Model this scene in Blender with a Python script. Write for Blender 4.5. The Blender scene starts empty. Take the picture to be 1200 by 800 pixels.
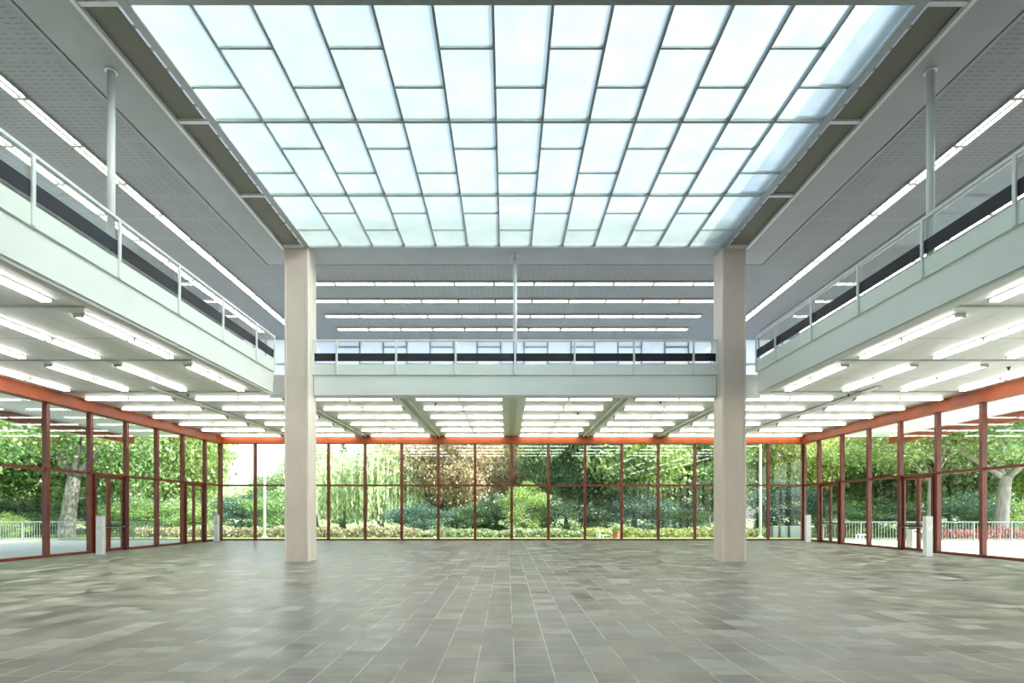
import bpy, math, random
import numpy as np
from mathutils import Vector, Matrix

R = random.Random(7)
C = bpy.context.scene.collection
S = bpy.context.scene

# ------------------------------------------------------------------ camera
EYE = 1.65
CX = -0.28
F = 650.0
cam_d = bpy.data.cameras.new('camera')
cam = bpy.data.objects.new('camera', cam_d)
C.objects.link(cam)
cam.location = (CX, 0, EYE)
cam.rotation_euler = (math.pi / 2, 0, 0)
cam_d.sensor_width = 36
cam_d.lens = 36 * F / 1200
cam_d.shift_x = 0.005
cam_d.shift_y = 200 / 1200
cam_d.clip_end = 600
S.camera = cam

# ------------------------------------------------------------------ world, sun, exposure
SUN_STRENGTH = 7.5
SKY_STRENGTH = 0.46
TUBE_STRENGTH = 12.0
EXPOSURE = 0.62
w = bpy.data.worlds.new('sky')
S.world = w
w.use_nodes = True
nt = w.node_tree
sky = nt.nodes.new('ShaderNodeTexSky')
sky.sky_type = 'NISHITA'
sky.sun_disc = False
SUN_DIR = Vector((0.62, -0.28, 0.72)).normalized()
sky.sun_elevation = math.asin(SUN_DIR.z)
sky.sun_rotation = math.atan2(SUN_DIR.x, SUN_DIR.y)
sky.air_density = 1.0
sky.dust_density = 2.5
sky.ozone_density = .6
bg = nt.nodes['Background']
bg.inputs['Strength'].default_value = SKY_STRENGTH
hz = nt.nodes.new('ShaderNodeHueSaturation')      # a hazy, nearly white summer sky
hz.inputs['Saturation'].default_value = .5
nt.links.new(sky.outputs[0], hz.inputs['Color'])
nt.links.new(hz.outputs[0], bg.inputs['Color'])
sun_d = bpy.data.lights.new('sun', 'SUN')
sun_d.energy = SUN_STRENGTH
sun_d.angle = math.radians(0.6)
sun_d.color = (1.0, 0.95, 0.86)
sun = bpy.data.objects.new('sun', sun_d)
C.objects.link(sun)
sun.rotation_euler = (-SUN_DIR).to_track_quat('-Z', 'Y').to_euler()
sun.location = (40, -35, 45)

S.view_settings.view_transform = 'Standard'
S.view_settings.look = 'None'
S.view_settings.exposure = EXPOSURE
S.view_settings.gamma = 1
S.view_settings.use_curve_mapping = False
cy = S.cycles
cy.max_bounces = 10
cy.diffuse_bounces = 5
cy.glossy_bounces = 4
cy.transmission_bounces = 8
cy.transparent_max_bounces = 16
cy.use_denoising = True
cy.sample_clamp_indirect = 8
cy.caustics_reflective = False
cy.caustics_refractive = True


# ------------------------------------------------------------------ materials
def mat(name, col=(.8, .8, .8), rough=.5, metal=0.0, spec=.5):
    m = bpy.data.materials.new(name)
    m.use_nodes = True
    b = m.node_tree.nodes['Principled BSDF']
    b.inputs['Base Color'].default_value = (*col, 1)
    b.inputs['Roughness'].default_value = rough
    b.inputs['Metallic'].default_value = metal
    b.inputs['Specular IOR Level'].default_value = spec
    return m


def nd(m, t, **kw):
    n = m.node_tree.nodes.new(t)
    for k, v in kw.items():
        setattr(n, k, v)
    return n


def lk(m, a, b):
    m.node_tree.links.new(a, b)


def bsdf(m):
    return m.node_tree.nodes['Principled BSDF']


def math_n(m, op, a, b=None, c=None):
    n = nd(m, 'ShaderNodeMath', operation=op)
    for i, v in enumerate((a, b, c)):
        if v is None:
            continue
        if isinstance(v, (int, float)):
            n.inputs[i].default_value = v
        else:
            lk(m, v, n.inputs[i])
    return n.outputs[0]


def ramp(m, fac, stops):
    n = nd(m, 'ShaderNodeValToRGB')
    e = n.color_ramp.elements
    while len(e) < len(stops):
        e.new(.5)
    for x, (p, c) in zip(e, stops):
        x.position = p
        x.color = (*c, 1) if len(c) == 3 else c
    lk(m, fac, n.inputs[0])
    return n.outputs[0]


def mixc(m, fac, a, b, blend='MIX'):
    n = nd(m, 'ShaderNodeMix', data_type='RGBA', blend_type=blend)
    for s, v in ((n.inputs[0], fac), (n.inputs[6], a), (n.inputs[7], b)):
        if isinstance(v, (int, float)):
            s.default_value = v
        elif isinstance(v, tuple):
            s.default_value = (*v, 1)
        else:
            lk(m, v, s)
    return n.outputs[2]


def noise_tint(m, c1, c2, scale=3.0, detail=4, stretch=(1, 1, 1)):
    """mottled colour between c1 and c2 in object space"""
    tc = nd(m, 'ShaderNodeTexCoord')
    mp = nd(m, 'ShaderNodeMapping')
    mp.inputs['Scale'].default_value = stretch
    lk(m, tc.outputs['Object'], mp.inputs[0])
    n = nd(m, 'ShaderNodeTexNoise')
    n.inputs['Scale'].default_value = scale
    n.inputs['Detail'].default_value = detail
    lk(m, mp.outputs[0], n.inputs['Vector'])
    out = ramp(m, n.outputs[0], [(.3, c1), (.7, c2)])
    lk(m, out, bsdf(m).inputs['Base Color'])
    return out


def world_xyz(m):
    g = nd(m, 'ShaderNodeNewGeometry')
    s = nd(m, 'ShaderNodeSeparateXYZ')
    lk(m, g.outputs['Position'], s.inputs[0])
    return s.outputs


# floor: rows of slate run away from the camera, random lengths in each row
def make_floor_mat():
    m = mat('slate_floor', rough=.3)
    x, y, z = world_xyz(m)
    wrow = 0.40
    xr = math_n(m, 'DIVIDE', math_n(m, 'ADD', x, 60.2), wrow)
    row = math_n(m, 'FLOOR', xr)
    wn = nd(m, 'ShaderNodeTexWhiteNoise', noise_dimensions='1D')
    lk(m, row, wn.inputs['W'])
    wn2 = nd(m, 'ShaderNodeTexWhiteNoise', noise_dimensions='1D')
    lk(m, math_n(m, 'ADD', row, 431.7), wn2.inputs['W'])
    ln = math_n(m, 'ADD', math_n(m, 'MULTIPLY', wn2.outputs[0], .22), .27)
    yr = math_n(m, 'DIVIDE', math_n(m, 'ADD', math_n(m, 'ADD', y, 50), math_n(m, 'MULTIPLY', wn.outputs[0], 3)), ln)
    idx = math_n(m, 'FLOOR', yr)
    cmb = nd(m, 'ShaderNodeCombineXYZ')
    lk(m, row, cmb.inputs[0])
    lk(m, idx, cmb.inputs[1])
    wt = nd(m, 'ShaderNodeTexWhiteNoise', noise_dimensions='3D')
    lk(m, cmb.outputs[0], wt.inputs['Vector'])
    col = ramp(m, wt.outputs[0], [(0, (.085, .085, .073)), (.22, (.165, .158, .13)), (.5, (.22, .222, .203)),
                                  (.8, (.305, .292, .245)), (1, (.44, .435, .40))])
    tc = nd(m, 'ShaderNodeTexCoord')
    ns = nd(m, 'ShaderNodeTexNoise')
    ns.inputs['Scale'].default_value = 2.2
    ns.inputs['Detail'].default_value = 7
    ns.inputs['Roughness'].default_value = .65
    lk(m, tc.outputs['Object'], ns.inputs['Vector'])
    mot = ramp(m, ns.outputs[0], [(.3, (.78, .78, .76)), (.7, (1.16, 1.15, 1.12))])
    col = mixc(m, 1.0, col, mot, 'MULTIPLY')
    big = nd(m, 'ShaderNodeTexNoise')
    big.inputs['Scale'].default_value = .35
    big.inputs['Detail'].default_value = 2
    lk(m, tc.outputs['Object'], big.inputs['Vector'])
    col = mixc(m, 1.0, col, ramp(m, big.outputs[0], [(.35, (1.0, .97, .88)), (.65, (.98, 1.02, 1.03))]), 'MULTIPLY')
    # joints
    fx = math_n(m, 'FRACT', xr)
    dx = math_n(m, 'MULTIPLY', math_n(m, 'MINIMUM', fx, math_n(m, 'SUBTRACT', 1, fx)), wrow)
    fy = math_n(m, 'FRACT', yr)
    dy = math_n(m, 'MULTIPLY', math_n(m, 'MINIMUM', fy, math_n(m, 'SUBTRACT', 1, fy)), ln)
    jn = nd(m, 'ShaderNodeTexNoise')
    jn.inputs['Scale'].default_value = 1.1
    jn.inputs['Detail'].default_value = 5
    lk(m, tc.outputs['Object'], jn.inputs['Vector'])
    jx = math_n(m, 'LESS_THAN', dx, .0065)
    jy = math_n(m, 'LESS_THAN', dy, .005)
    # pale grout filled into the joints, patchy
    joint_sheen = math_n(m, 'SUBTRACT', jn.outputs[0], math_n(m, 'MULTIPLY', math_n(m, 'ABSOLUTE', x), .022))   # skylight sheen on the middle joints, painted as paler grout
    patch = ramp(m, joint_sheen, [(.36, (0, 0, 0)), (.50, (1, 1, 1))])
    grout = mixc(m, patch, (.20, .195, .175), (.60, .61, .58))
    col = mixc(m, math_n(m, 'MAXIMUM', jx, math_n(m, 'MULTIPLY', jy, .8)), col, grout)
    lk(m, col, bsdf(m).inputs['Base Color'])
    rr = nd(m, 'ShaderNodeMapRange')
    rr.inputs[3].default_value = .30
    rr.inputs[4].default_value = .55
    lk(m, wt.outputs[0], rr.inputs[0])
    lk(m, rr.outputs[0], bsdf(m).inputs['Roughness'])
    bp = nd(m, 'ShaderNodeBump')
    bp.inputs['Strength'].default_value = .05
    bp.inputs['Distance'].default_value = .02
    lk(m, ns.outputs[0], bp.inputs['Height'])
    lk(m, bp.outputs[0], bsdf(m).inputs['Normal'])
    bsdf(m).inputs['Specular IOR Level'].default_value = .5
    return m


def make_perforated(name, c, hole, cellx=.22, celly=.11, lx=.15, ly=.028, joint=1.2, jc=None):
    """sheet metal with rows of slots; slots run along x"""
    m = mat(name, c, .6, 0, .15)
    x, y, z = world_xyz(m)
    yr = math_n(m, 'DIVIDE', math_n(m, 'ADD', y, 90), celly)
    xr = math_n(m, 'DIVIDE', math_n(m, 'ADD', x, 90), cellx)
    inx = math_n(m, 'LESS_THAN', math_n(m, 'FRACT', xr), lx / cellx)
    iny = math_n(m, 'LESS_THAN', math_n(m, 'FRACT', yr), ly / celly)
    slot = math_n(m, 'MULTIPLY', inx, iny)
    jx = math_n(m, 'LESS_THAN', math_n(m, 'FRACT', math_n(m, 'DIVIDE', math_n(m, 'ADD', x, 90), joint)), .12)
    jy = math_n(m, 'LESS_THAN', math_n(m, 'FRACT', math_n(m, 'DIVIDE', math_n(m, 'ADD', y, 90), joint)), .12)
    solid = math_n(m, 'SUBTRACT', 1, math_n(m, 'MAXIMUM', jx, jy))
    col = mixc(m, math_n(m, 'MULTIPLY', slot, solid), c, hole)
    lk(m, col, bsdf(m).inputs['Base Color'])
    return m


def make_white_ceiling():
    m = mat('enamel_ceiling', (.84, .86, .855), .42, 0, .3)
    x, y, z = world_xyz(m)
    fy = math_n(m, 'FRACT', math_n(m, 'DIVIDE', math_n(m, 'ADD', y, 90.0 - 11.95 - 88.0 + 4.25 * 20), 4.25))
    fx = math_n(m, 'FRACT', math_n(m, 'DIVIDE', math_n(m, 'ADD', x, 2.14 * 40 + .01), 2.14))
    jy = math_n(m, 'LESS_THAN', fy, .006)
    jx = math_n(m, 'LESS_THAN', fx, .010)
    col = mixc(m, math_n(m, 'MAXIMUM', jy, math_n(m, 'MULTIPLY', jx, .5)), (.84, .86, .855), (.30, .31, .31))
    lk(m, col, bsdf(m).inputs['Base Color'])
    return m


def glass_mat(name, tint=(.93, .98, .96), ior=1.5):
    m = bpy.data.materials.new(name)
    m.use_nodes = True
    t = m.node_tree
    t.nodes.remove(t.nodes['Principled BSDF'])
    out = t.nodes['Material Output']
    tr = t.nodes.new('ShaderNodeBsdfTransparent')
    tr.inputs[0].default_value = (*tint, 1)
    gl = t.nodes.new('ShaderNodeBsdfGlossy')
    gl.inputs['Roughness'].default_value = .01
    gl.inputs['Color'].default_value = (.95, 1, .98, 1)
    fr = t.nodes.new('ShaderNodeFresnel')
    fr.inputs['IOR'].default_value = ior
    # the back of a pane reflects like the front
    g = t.nodes.new('ShaderNodeNewGeometry')
    io = t.nodes.new('ShaderNodeMix')
    io.data_type = 'FLOAT'
    io.inputs[2].default_value = ior
    io.inputs[3].default_value = 1 / ior
    t.links.new(g.outputs['Backfacing'], io.inputs[0])
    t.links.new(io.outputs[0], fr.inputs['IOR'])
    mx = t.nodes.new('ShaderNodeMixShader')
    t.links.new(fr.outputs[0], mx.inputs[0])
    t.links.new(tr.outputs[0], mx.inputs[1])
    t.links.new(gl.outputs[0], mx.inputs[2])
    t.links.new(mx.outputs[0], out.inputs[0])
    return m


def frosted_mat(name, col=(.80, .93, .90), dif=.12, through=0):
    m = bpy.data.materials.new(name)
    m.use_nodes = True
    t = m.node_tree
    t.nodes.remove(t.nodes['Principled BSDF'])
    out = t.nodes['Material Output']
    tl = t.nodes.new('ShaderNodeBsdfTranslucent')
    tl.inputs[0].default_value = (*col, 1)
    df = t.nodes.new('ShaderNodeBsdfDiffuse')
    df.inputs[0].default_value = (.75, .86, .84, 1)
    gl = t.nodes.new('ShaderNodeBsdfGlossy')
    gl.inputs['Roughness'].default_value = .25
    a = t.nodes.new('ShaderNodeMixShader')
    a.inputs[0].default_value = dif
    b = t.nodes.new('ShaderNodeMixShader')
    b.inputs[0].default_value = .04
    t.links.new(tl.outputs[0], a.inputs[1])
    t.links.new(df.outputs[0], a.inputs[2])
    last = a
    if through:
        # part of the light goes nearly straight on, blurred
        rf = t.nodes.new('ShaderNodeBsdfRefraction')
        # transmission tint varies unevenly over the panes
        tc = t.nodes.new('ShaderNodeTexCoord')
        ns = t.nodes.new('ShaderNodeTexNoise')
        ns.inputs['Scale'].default_value = .9
        ns.inputs['Detail'].default_value = 3
        cr = t.nodes.new('ShaderNodeValToRGB')
        cr.color_ramp.elements[0].position = .32
        cr.color_ramp.elements[0].color = (.44, .55, .53, 1)
        cr.color_ramp.elements[1].position = .66
        cr.color_ramp.elements[1].color = (.66, .73, .71, 1)
        t.links.new(tc.outputs['Object'], ns.inputs['Vector'])
        t.links.new(ns.outputs[0], cr.inputs[0])
        t.links.new(cr.outputs[0], rf.inputs['Color'])
        rf.inputs['Roughness'].default_value = .42
        rf.inputs['IOR'].default_value = 1.2
        last = t.nodes.new('ShaderNodeMixShader')
        last.inputs[0].default_value = through
        t.links.new(a.outputs[0], last.inputs[1])
        t.links.new(rf.outputs[0], last.inputs[2])
    t.links.new(last.outputs[0], b.inputs[1])
    t.links.new(gl.outputs[0], b.inputs[2])
    t.links.new(b.outputs[0], out.inputs[0])
    return m


def emit_mat(name, col, strength):
    m = bpy.data.materials.new(name)
    m.use_nodes = True
    t = m.node_tree
    t.nodes.remove(t.nodes['Principled BSDF'])
    e = t.nodes.new('ShaderNodeEmission')
    e.inputs[0].default_value = (*col, 1)
    e.inputs[1].default_value = strength
    t.links.new(e.outputs[0], t.nodes['Material Output'].inputs[0])
    return m


def leaf_mat(name):
    """leaf colour = object colour varied leaf by leaf, with light passing through"""
    m = bpy.data.materials.new(name)
    m.use_nodes = True
    t = m.node_tree
    t.nodes.remove(t.nodes['Principled BSDF'])
    oi = t.nodes.new('ShaderNodeObjectInfo')
    g = t.nodes.new('ShaderNodeNewGeometry')
    hs = t.nodes.new('ShaderNodeHueSaturation')
    mr = t.nodes.new('ShaderNodeMapRange')
    mr.inputs[3].default_value = .45
    mr.inputs[4].default_value = 1.6
    mh = t.nodes.new('ShaderNodeMapRange')
    mh.inputs[3].default_value = .465
    mh.inputs[4].default_value = .53
    t.links.new(g.outputs['Random Per Island'], mr.inputs[0])
    mm = t.nodes.new('ShaderNodeMath')
    mm.operation = 'MULTIPLY'
    mm.inputs[1].default_value = 7.31
    fr = t.nodes.new('ShaderNodeMath')
    fr.operation = 'FRACT'
    t.links.new(g.outputs['Random Per Island'], mm.inputs[0])
    t.links.new(mm.outputs[0], fr.inputs[0])
    t.links.new(fr.outputs[0], mh.inputs[0])
    t.links.new(mr.outputs[0], hs.inputs['Value'])
    t.links.new(mh.outputs[0], hs.inputs['Hue'])
    t.links.new(oi.outputs['Color'], hs.inputs['Color'])
    d = t.nodes.new('ShaderNodeBsdfDiffuse')
    tl = t.nodes.new('ShaderNodeBsdfTranslucent')
    gl = t.nodes.new('ShaderNodeBsdfGlossy')
    gl.inputs['Roughness'].default_value = .35
    t.links.new(hs.outputs[0], d.inputs[0])
    t.links.new(hs.outputs[0], tl.inputs[0])
    a = t.nodes.new('ShaderNodeMixShader')
    a.inputs[0].default_value = .5
    t.links.new(d.outputs[0], a.inputs[1])
    t.links.new(tl.outputs[0], a.inputs[2])
    b = t.nodes.new('ShaderNodeMixShader')
    b.inputs[0].default_value = .05
    t.links.new(a.outputs[0], b.inputs[1])
    t.links.new(gl.outputs[0], b.inputs[2])
    t.links.new(b.outputs[0], t.nodes['Material Output'].inputs[0])
    return m


M = {}
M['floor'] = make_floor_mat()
M['perf'] = make_perforated('perforated_ceiling', (.335, .36, .36), (.24, .26, .26))
M['strip'] = mat('perforated_strip', (.2, .2, .16), .6, 0, .2)
noise_tint(M['strip'], (.175, .175, .135), (.215, .215, .17), 30, 2)
M['smooth'] = mat('smooth_ceiling', (.56, .58, .57), .5)
noise_tint(M['smooth'], (.34, .365, .365), (.38, .405, .405), 1.5)
M['ceil'] = make_white_ceiling()
M['white'] = mat('white_paint', (.76, .80, .79), .4)
noise_tint(M['white'], (.77, .79, .785), (.81, .83, .825), .8)
M['whitewall'] = mat('white_plaster', (.72, .74, .75), .7)
noise_tint(M['whitewall'], (.70, .72, .73), (.74, .76, .77), 1.2)
M['upstand'] = mat('pale_green_enamel', (.70, .78, .73), .35)
noise_tint(M['upstand'], (.73, .79, .75), (.78, .83, .79), 2)
M['rail'] = mat('pale_grey_paint', (.74, .77, .77), .35)
M['dark'] = mat('dark_board', (.018, .022, .030), .45, 0, .25)
noise_tint(M['dark'], (.014, .018, .028), (.026, .024, .026), 1.0)
M['stone'] = mat('travertine', (.5, .45, .40), .55)
noise_tint(M['stone'], (.59, .495, .44), (.66, .56, .50), 2.2, 6, (1, 1, .35))
M['stone_edge'] = mat('travertine_edge', (.62, .56, .51), .5)
noise_tint(M['stone_edge'], (.68, .59, .53), (.76, .67, .61), 3, 4, (1, 1, .35))
M['orange'] = mat('orange_steel', (.46, .115, .035), .5, 0, .25)
noise_tint(M['orange'], (.27, .058, .017), (.345, .083, .024), 1.4, 5)
M['frame'] = mat('rust_red_steel', (.26, .055, .028), .4)
noise_tint(M['frame'], (.125, .024, .013), (.19, .040, .021), 1.6, 5)
M['frame_shaded'] = mat('shaded_red_steel', (.10, .02, .012), .4)  # same paint as frame, with the shade on the door jambs in the colour
noise_tint(M['frame_shaded'], (.075, .015, .010), (.115, .022, .014), 1.6, 5)
M['metal_grey'] = mat('grey_aluminium', (.33, .37, .36), .4, .3)
M['glass'] = glass_mat('window_glass', ior=1.4)
M['rail_glass'] = glass_mat('railing_glass', (.97, .985, .985), 1.45)
M['clear'] = glass_mat('clear_glass', (.97, .99, .99), 1.2)
M['frost'] = frosted_mat('frosted_glass', (.27, .335, .325), .06, .62)
M['frost_wall'] = frosted_mat('frosted_wall_glass', (.78, .81, .88), .05)
M['tube'] = emit_mat('fluorescent_tube', (1.0, .965, .90), TUBE_STRENGTH)
M['housing'] = mat('lamp_housing', (.40, .40, .38), .6)
M['socket'] = mat('lamp_socket', (.55, .53, .48), .5)
M['black'] = mat('black_plastic', (.02, .02, .022), .4)
M['chrome'] = mat('brushed_steel', (.6, .6, .6), .3, 1.0)
M['leaf'] = leaf_mat('leaf')
M['bark'] = mat('bark', (.20, .17, .14), .9)
noise_tint(M['bark'], (.07, .065, .06), (.20, .185, .165), 2.5, 6, (3, 3, .6))
M['bark_pale'] = mat('pale_bark', (.36, .33, .30), .9)
noise_tint(M['bark_pale'], (.22, .20, .18), (.50, .46, .42), 2.0, 6, (3, 3, .6))
M['terrace'] = mat('terrace_paving', (.55, .54, .52), .8)
noise_tint(M['terrace'], (.50, .49, .47), (.60, .59, .57), .7, 6)
M['lawn'] = mat('lawn', (.16, .24, .07), .95)
noise_tint(M['lawn'], (.15, .22, .07), (.26, .33, .12), .5, 8)
M['fence'] = mat('fence_paint', (.24, .28, .265), .5)
M['pole'] = mat('white_pole', (.80, .80, .78), .4)
M['terracotta'] = mat('terracotta', (.50, .22, .12), .8)
noise_tint(M['terracotta'], (.45, .19, .10), (.56, .26, .15), 4)
M['boxwhite'] = mat('white_box', (.82, .82, .80), .5)
M['roof'] = mat('roof_felt', (.30, .30, .30), .9)
M['roofwhite'] = mat('grey_curb', (.20, .24, .23), .6)


# ------------------------------------------------------------------ mesh helpers
class MB:
    def __init__(s):
        s.v, s.f, s.mi = [], [], []

    def box(s, x0, x1, y0, y1, z0, z1, mi=0):
        i = len(s.v)
        s.v += [(x0, y0, z0), (x1, y0, z0), (x1, y1, z0), (x0, y1, z0), (x0, y0, z1), (x1, y0, z1), (x1, y1, z1), (x0, y1, z1)]
        for q in ((3, 2, 1, 0), (4, 5, 6, 7), (0, 1, 5, 4), (1, 2, 6, 5), (2, 3, 7, 6), (3, 0, 4, 7)):
            s.f.append(tuple(i + k for k in q))
            s.mi.append(mi)
        return s

    def tube(s, pts, r, n=8, mi=0, cap=True):
        """tube through pts; r a number or one radius for each point"""
        pts = [Vector(p) for p in pts]
        rs = r if isinstance(r, (list, tuple)) else [r] * len(pts)
        base = len(s.v)
        for k, p in enumerate(pts):
            a = pts[max(k - 1, 0)]
            b = pts[min(k + 1, len(pts) - 1)]
            d = (b - a).normalized()
            u = d.orthogonal().normalized() if abs(d.z) > .9 else d.cross(Vector((0, 0, 1))).normalized()
            if abs(d.z) > .9:
                u = Vector((1, 0, 0)) - d * d.x
                u.normalize()
            v = d.cross(u)
            for j in range(n):
                t = 2 * math.pi * j / n
                s.v.append(tuple(p + (u * math.cos(t) + v * math.sin(t)) * rs[k]))
        for k in range(len(pts) - 1):
            for j in range(n):
                a0 = base + k * n + j
                a1 = base + k * n + (j + 1) % n
                s.f.append((a0, a1, a1 + n, a0 + n))
                s.mi.append(mi)
        if cap:
            s.f.append(tuple(base + j for j in reversed(range(n))))
            s.mi.append(mi)
            s.f.append(tuple(base + (len(pts) - 1) * n + j for j in range(n)))
            s.mi.append(mi)
        return s

    def lathe(s, prof, n=16, cx=0, cy=0, mi=0):
        base = len(s.v)
        for r, z in prof:
            for j in range(n):
                t = 2 * math.pi * j / n
                s.v.append((cx + r * math.cos(t), cy + r * math.sin(t), z))
        for k in range(len(prof) - 1):
            for j in range(n):
                a0 = base + k * n + j
                a1 = base + k * n + (j + 1) % n
                s.f.append((a0, a1, a1 + n, a0 + n))
                s.mi.append(mi)
        s.f.append(tuple(base + j for j in reversed(range(n))))
        s.mi.append(mi)
        s.f.append(tuple(base + (len(prof) - 1) * n + j for j in range(n)))
        s.mi.append(mi)
        return s

    def build(s, name, mats, parent=None, bevel=0, smooth=False):
        me = bpy.data.meshes.new(name)
        me.from_pydata(s.v, [], s.f)
        if not isinstance(mats, (list, tuple)):
            mats = [mats]
        for m in mats:
            me.materials.append(m)
        if len(mats) > 1:
            me.polygons.foreach_set('material_index', s.mi)
        if smooth:
            me.polygons.foreach_set('use_smooth', [len(f) == 4 for f in s.f])
        me.update()
        o = bpy.data.objects.new(name, me)
        C.objects.link(o)
        if parent:
            o.parent = parent
        if bevel:
            md = o.modifiers.new('bevel', 'BEVEL')
            md.width = bevel
            md.segments = 2
        return o


def empty(name, loc=(0, 0, 0), rz=0):
    o = bpy.data.objects.new(name, None)
    o.empty_display_size = .2
    C.objects.link(o)
    o.location = loc
    o.rotation_euler = (0, 0, rz)
    return o


def tag(o, label=None, cat=None, group=None, kind=None):
    if label:
        o['label'] = label
    if cat:
        o['category'] = cat
    if group:
        o['group'] = group
    if kind:
        o['kind'] = kind
    return o


def struct(o, label, cat):
    return tag(o, label, cat, None, 'structure')


def copy_tree(o, parent=None):
    c = o.copy()
    C.objects.link(c)
    if parent:
        c.parent = parent
    for ch in list(o.children):
        copy_tree(ch, c)
    return c


ORD = ['first', 'second', 'third', 'fourth', 'fifth', 'sixth', 'seventh', 'eighth', 'ninth', 'tenth', 'eleventh',
       'twelfth', 'thirteenth', 'fourteenth', 'fifteenth', 'sixteenth', 'seventeenth']

# ------------------------------------------------------------------ dimensions
HX = 17.13          # glass side walls
HY = 32.5           # glass far wall
BY = -10.6          # wall behind the camera
OX, OY0, OY1 = 8.07, 3.25, 18.95   # opening of the gallery
LC = 6.10           # lower ceiling
UC = 10.50          # upper ceiling
SK0, SK1 = 3.76, 18.44
UWY = 28.6          # far wall of the upper floor
BEAM0 = 5.64
TR = 3.22           # transom height
CANX = 22.3

# ------------------------------------------------------------------ setting: floor, ceilings, walls
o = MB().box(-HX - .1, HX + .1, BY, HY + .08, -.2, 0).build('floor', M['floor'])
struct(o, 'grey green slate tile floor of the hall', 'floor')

b = MB()
LT = LC + .23
b.box(-CANX, -OX - .2, BY, HY + .3, LC, LT)
b.box(OX + .2, CANX, BY, HY + .3, LC, LT)
b.box(-OX - .2, OX + .2, 19.34, HY + .3, LC, LT)
for xa, xb in ((-OX - .2, -7.74), (-6.87, 6.87), (7.74, OX + .2)):
    b.box(xa, xb, OY1 + .2, 19.34, LC, LT)
b.box(-OX - .2, OX + .2, BY, 2.66, LC, LT)
for xa, xb in ((-OX - .2, -7.74), (-6.87, 6.87), (7.74, OX + .2)):
    b.box(xa, xb, 2.66, OY0 - .2, LC, LT)
o = b.build('ceiling_lower', M['ceil'])
struct(o, 'white enamelled ceiling under the gallery', 'ceiling')

b = MB()
GX, GY0, GY1 = 7.15, SK0 - .22, SK1 + .02
b.box(-HX - .3, -GX, BY, UWY + .3, UC + .06, UC + .45)
b.box(GX, HX + .3, BY, UWY + .3, UC + .06, UC + .45)
b.box(-GX, GX, GY1, UWY + .3, UC + .06, UC + .45)
b.box(-GX, GX, BY, GY0 + .06, UC + .06, UC + .45)
o = b.build('ceiling', M['perf'])
struct(o, 'grey perforated upper ceiling around the skylight', 'ceiling')

# smooth border panel around the skylight
b = MB()
zz0, zz1 = UC, UC + .06
XB = 8.82
for s in (-1, 1):
    xs = sorted((s * 7.80, s * XB))
    b.box(xs[0], xs[1], 2.6, 19.83, zz0, zz1)
    xs = sorted((s * (XB + .05), s * (XB + .13)))
    b.box(xs[0], xs[1], 2.4, 19.96, zz0, zz1)
b.box(-7.80, 7.80, SK1 + .08, 19.83, zz0, zz1)
b.box(-XB - .13, XB + .13, 19.88, 19.96, zz0, zz1)
b.box(-7.80, 7.80, 2.6, SK0 - .22, zz0, zz1)
o = b.build('trim_1', M['smooth'])
struct(o, 'smooth grey border panel of the upper ceiling around the skylight', 'ceiling border')

# walls
o = MB().box(-HX - .3, HX + .3, BY - .3, BY, -.2, UC + .45).build('wall_back', M['whitewall'])
struct(o, 'plain white wall at the back of the hall', 'wall')
for s, nm in ((-1, 'left'), (1, 'right')):
    xs = sorted((s * HX, s * (HX + .3)))
    o = MB().box(xs[0], xs[1], BY, UWY + .3, LT, UC + .06).build('wall_' + nm, M['whitewall'])
    struct(o, 'white upper wall behind the %s gallery' % nm, 'wall')

# upper far wall of staggered frosted panes
wf = empty('wall_far', (0, UWY, LT))
struct(wf, 'upper far wall of staggered frosted glass panes', 'wall')
pw = 1.21
n = int(HX // pw) + 1
fb = MB()
for k in range(-n, n + 1):
    x0 = max(k * pw - pw / 2, -HX)
    x1 = min(k * pw + pw / 2, HX)
    if x1 - x0 < .1:
        continue
    lv = [LT, 7.9, 9.28, UC + .06] if k % 2 == 0 else [LT, 8.6, 10.16, UC + .06]
    for a, c in zip(lv[:-1], lv[1:]):
        p = MB().box(x0 + .03 - 0, x1 - .03, 0, .02, a + .02 - LT, c - .02 - LT)
        q = p.build('pane', M['frost_wall'], wf)
    for z in lv[1:-1]:
        fb.box(x0, x1, -.03, .06, z - .03 - LT, z + .03 - LT)
    fb.box(x0 - .03, x0 + .03, -.03, .06, 0, UC + .06 - LT)
fb.build('glazing_bars', M['metal_grey'], wf)

# ------------------------------------------------------------------ skylight
sk = empty('skylight', (0, 11.1, UC))
tag(sk, 'large rectangular skylight of staggered frosted glass panes in the ceiling', 'skylight', None, 'structure')


def skp(mb, name, m, **kw):
    mb.v = [(x, y - 11.1, z - UC) for x, y, z in mb.v]
    return mb.build(name, m, sk, **kw)


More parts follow.
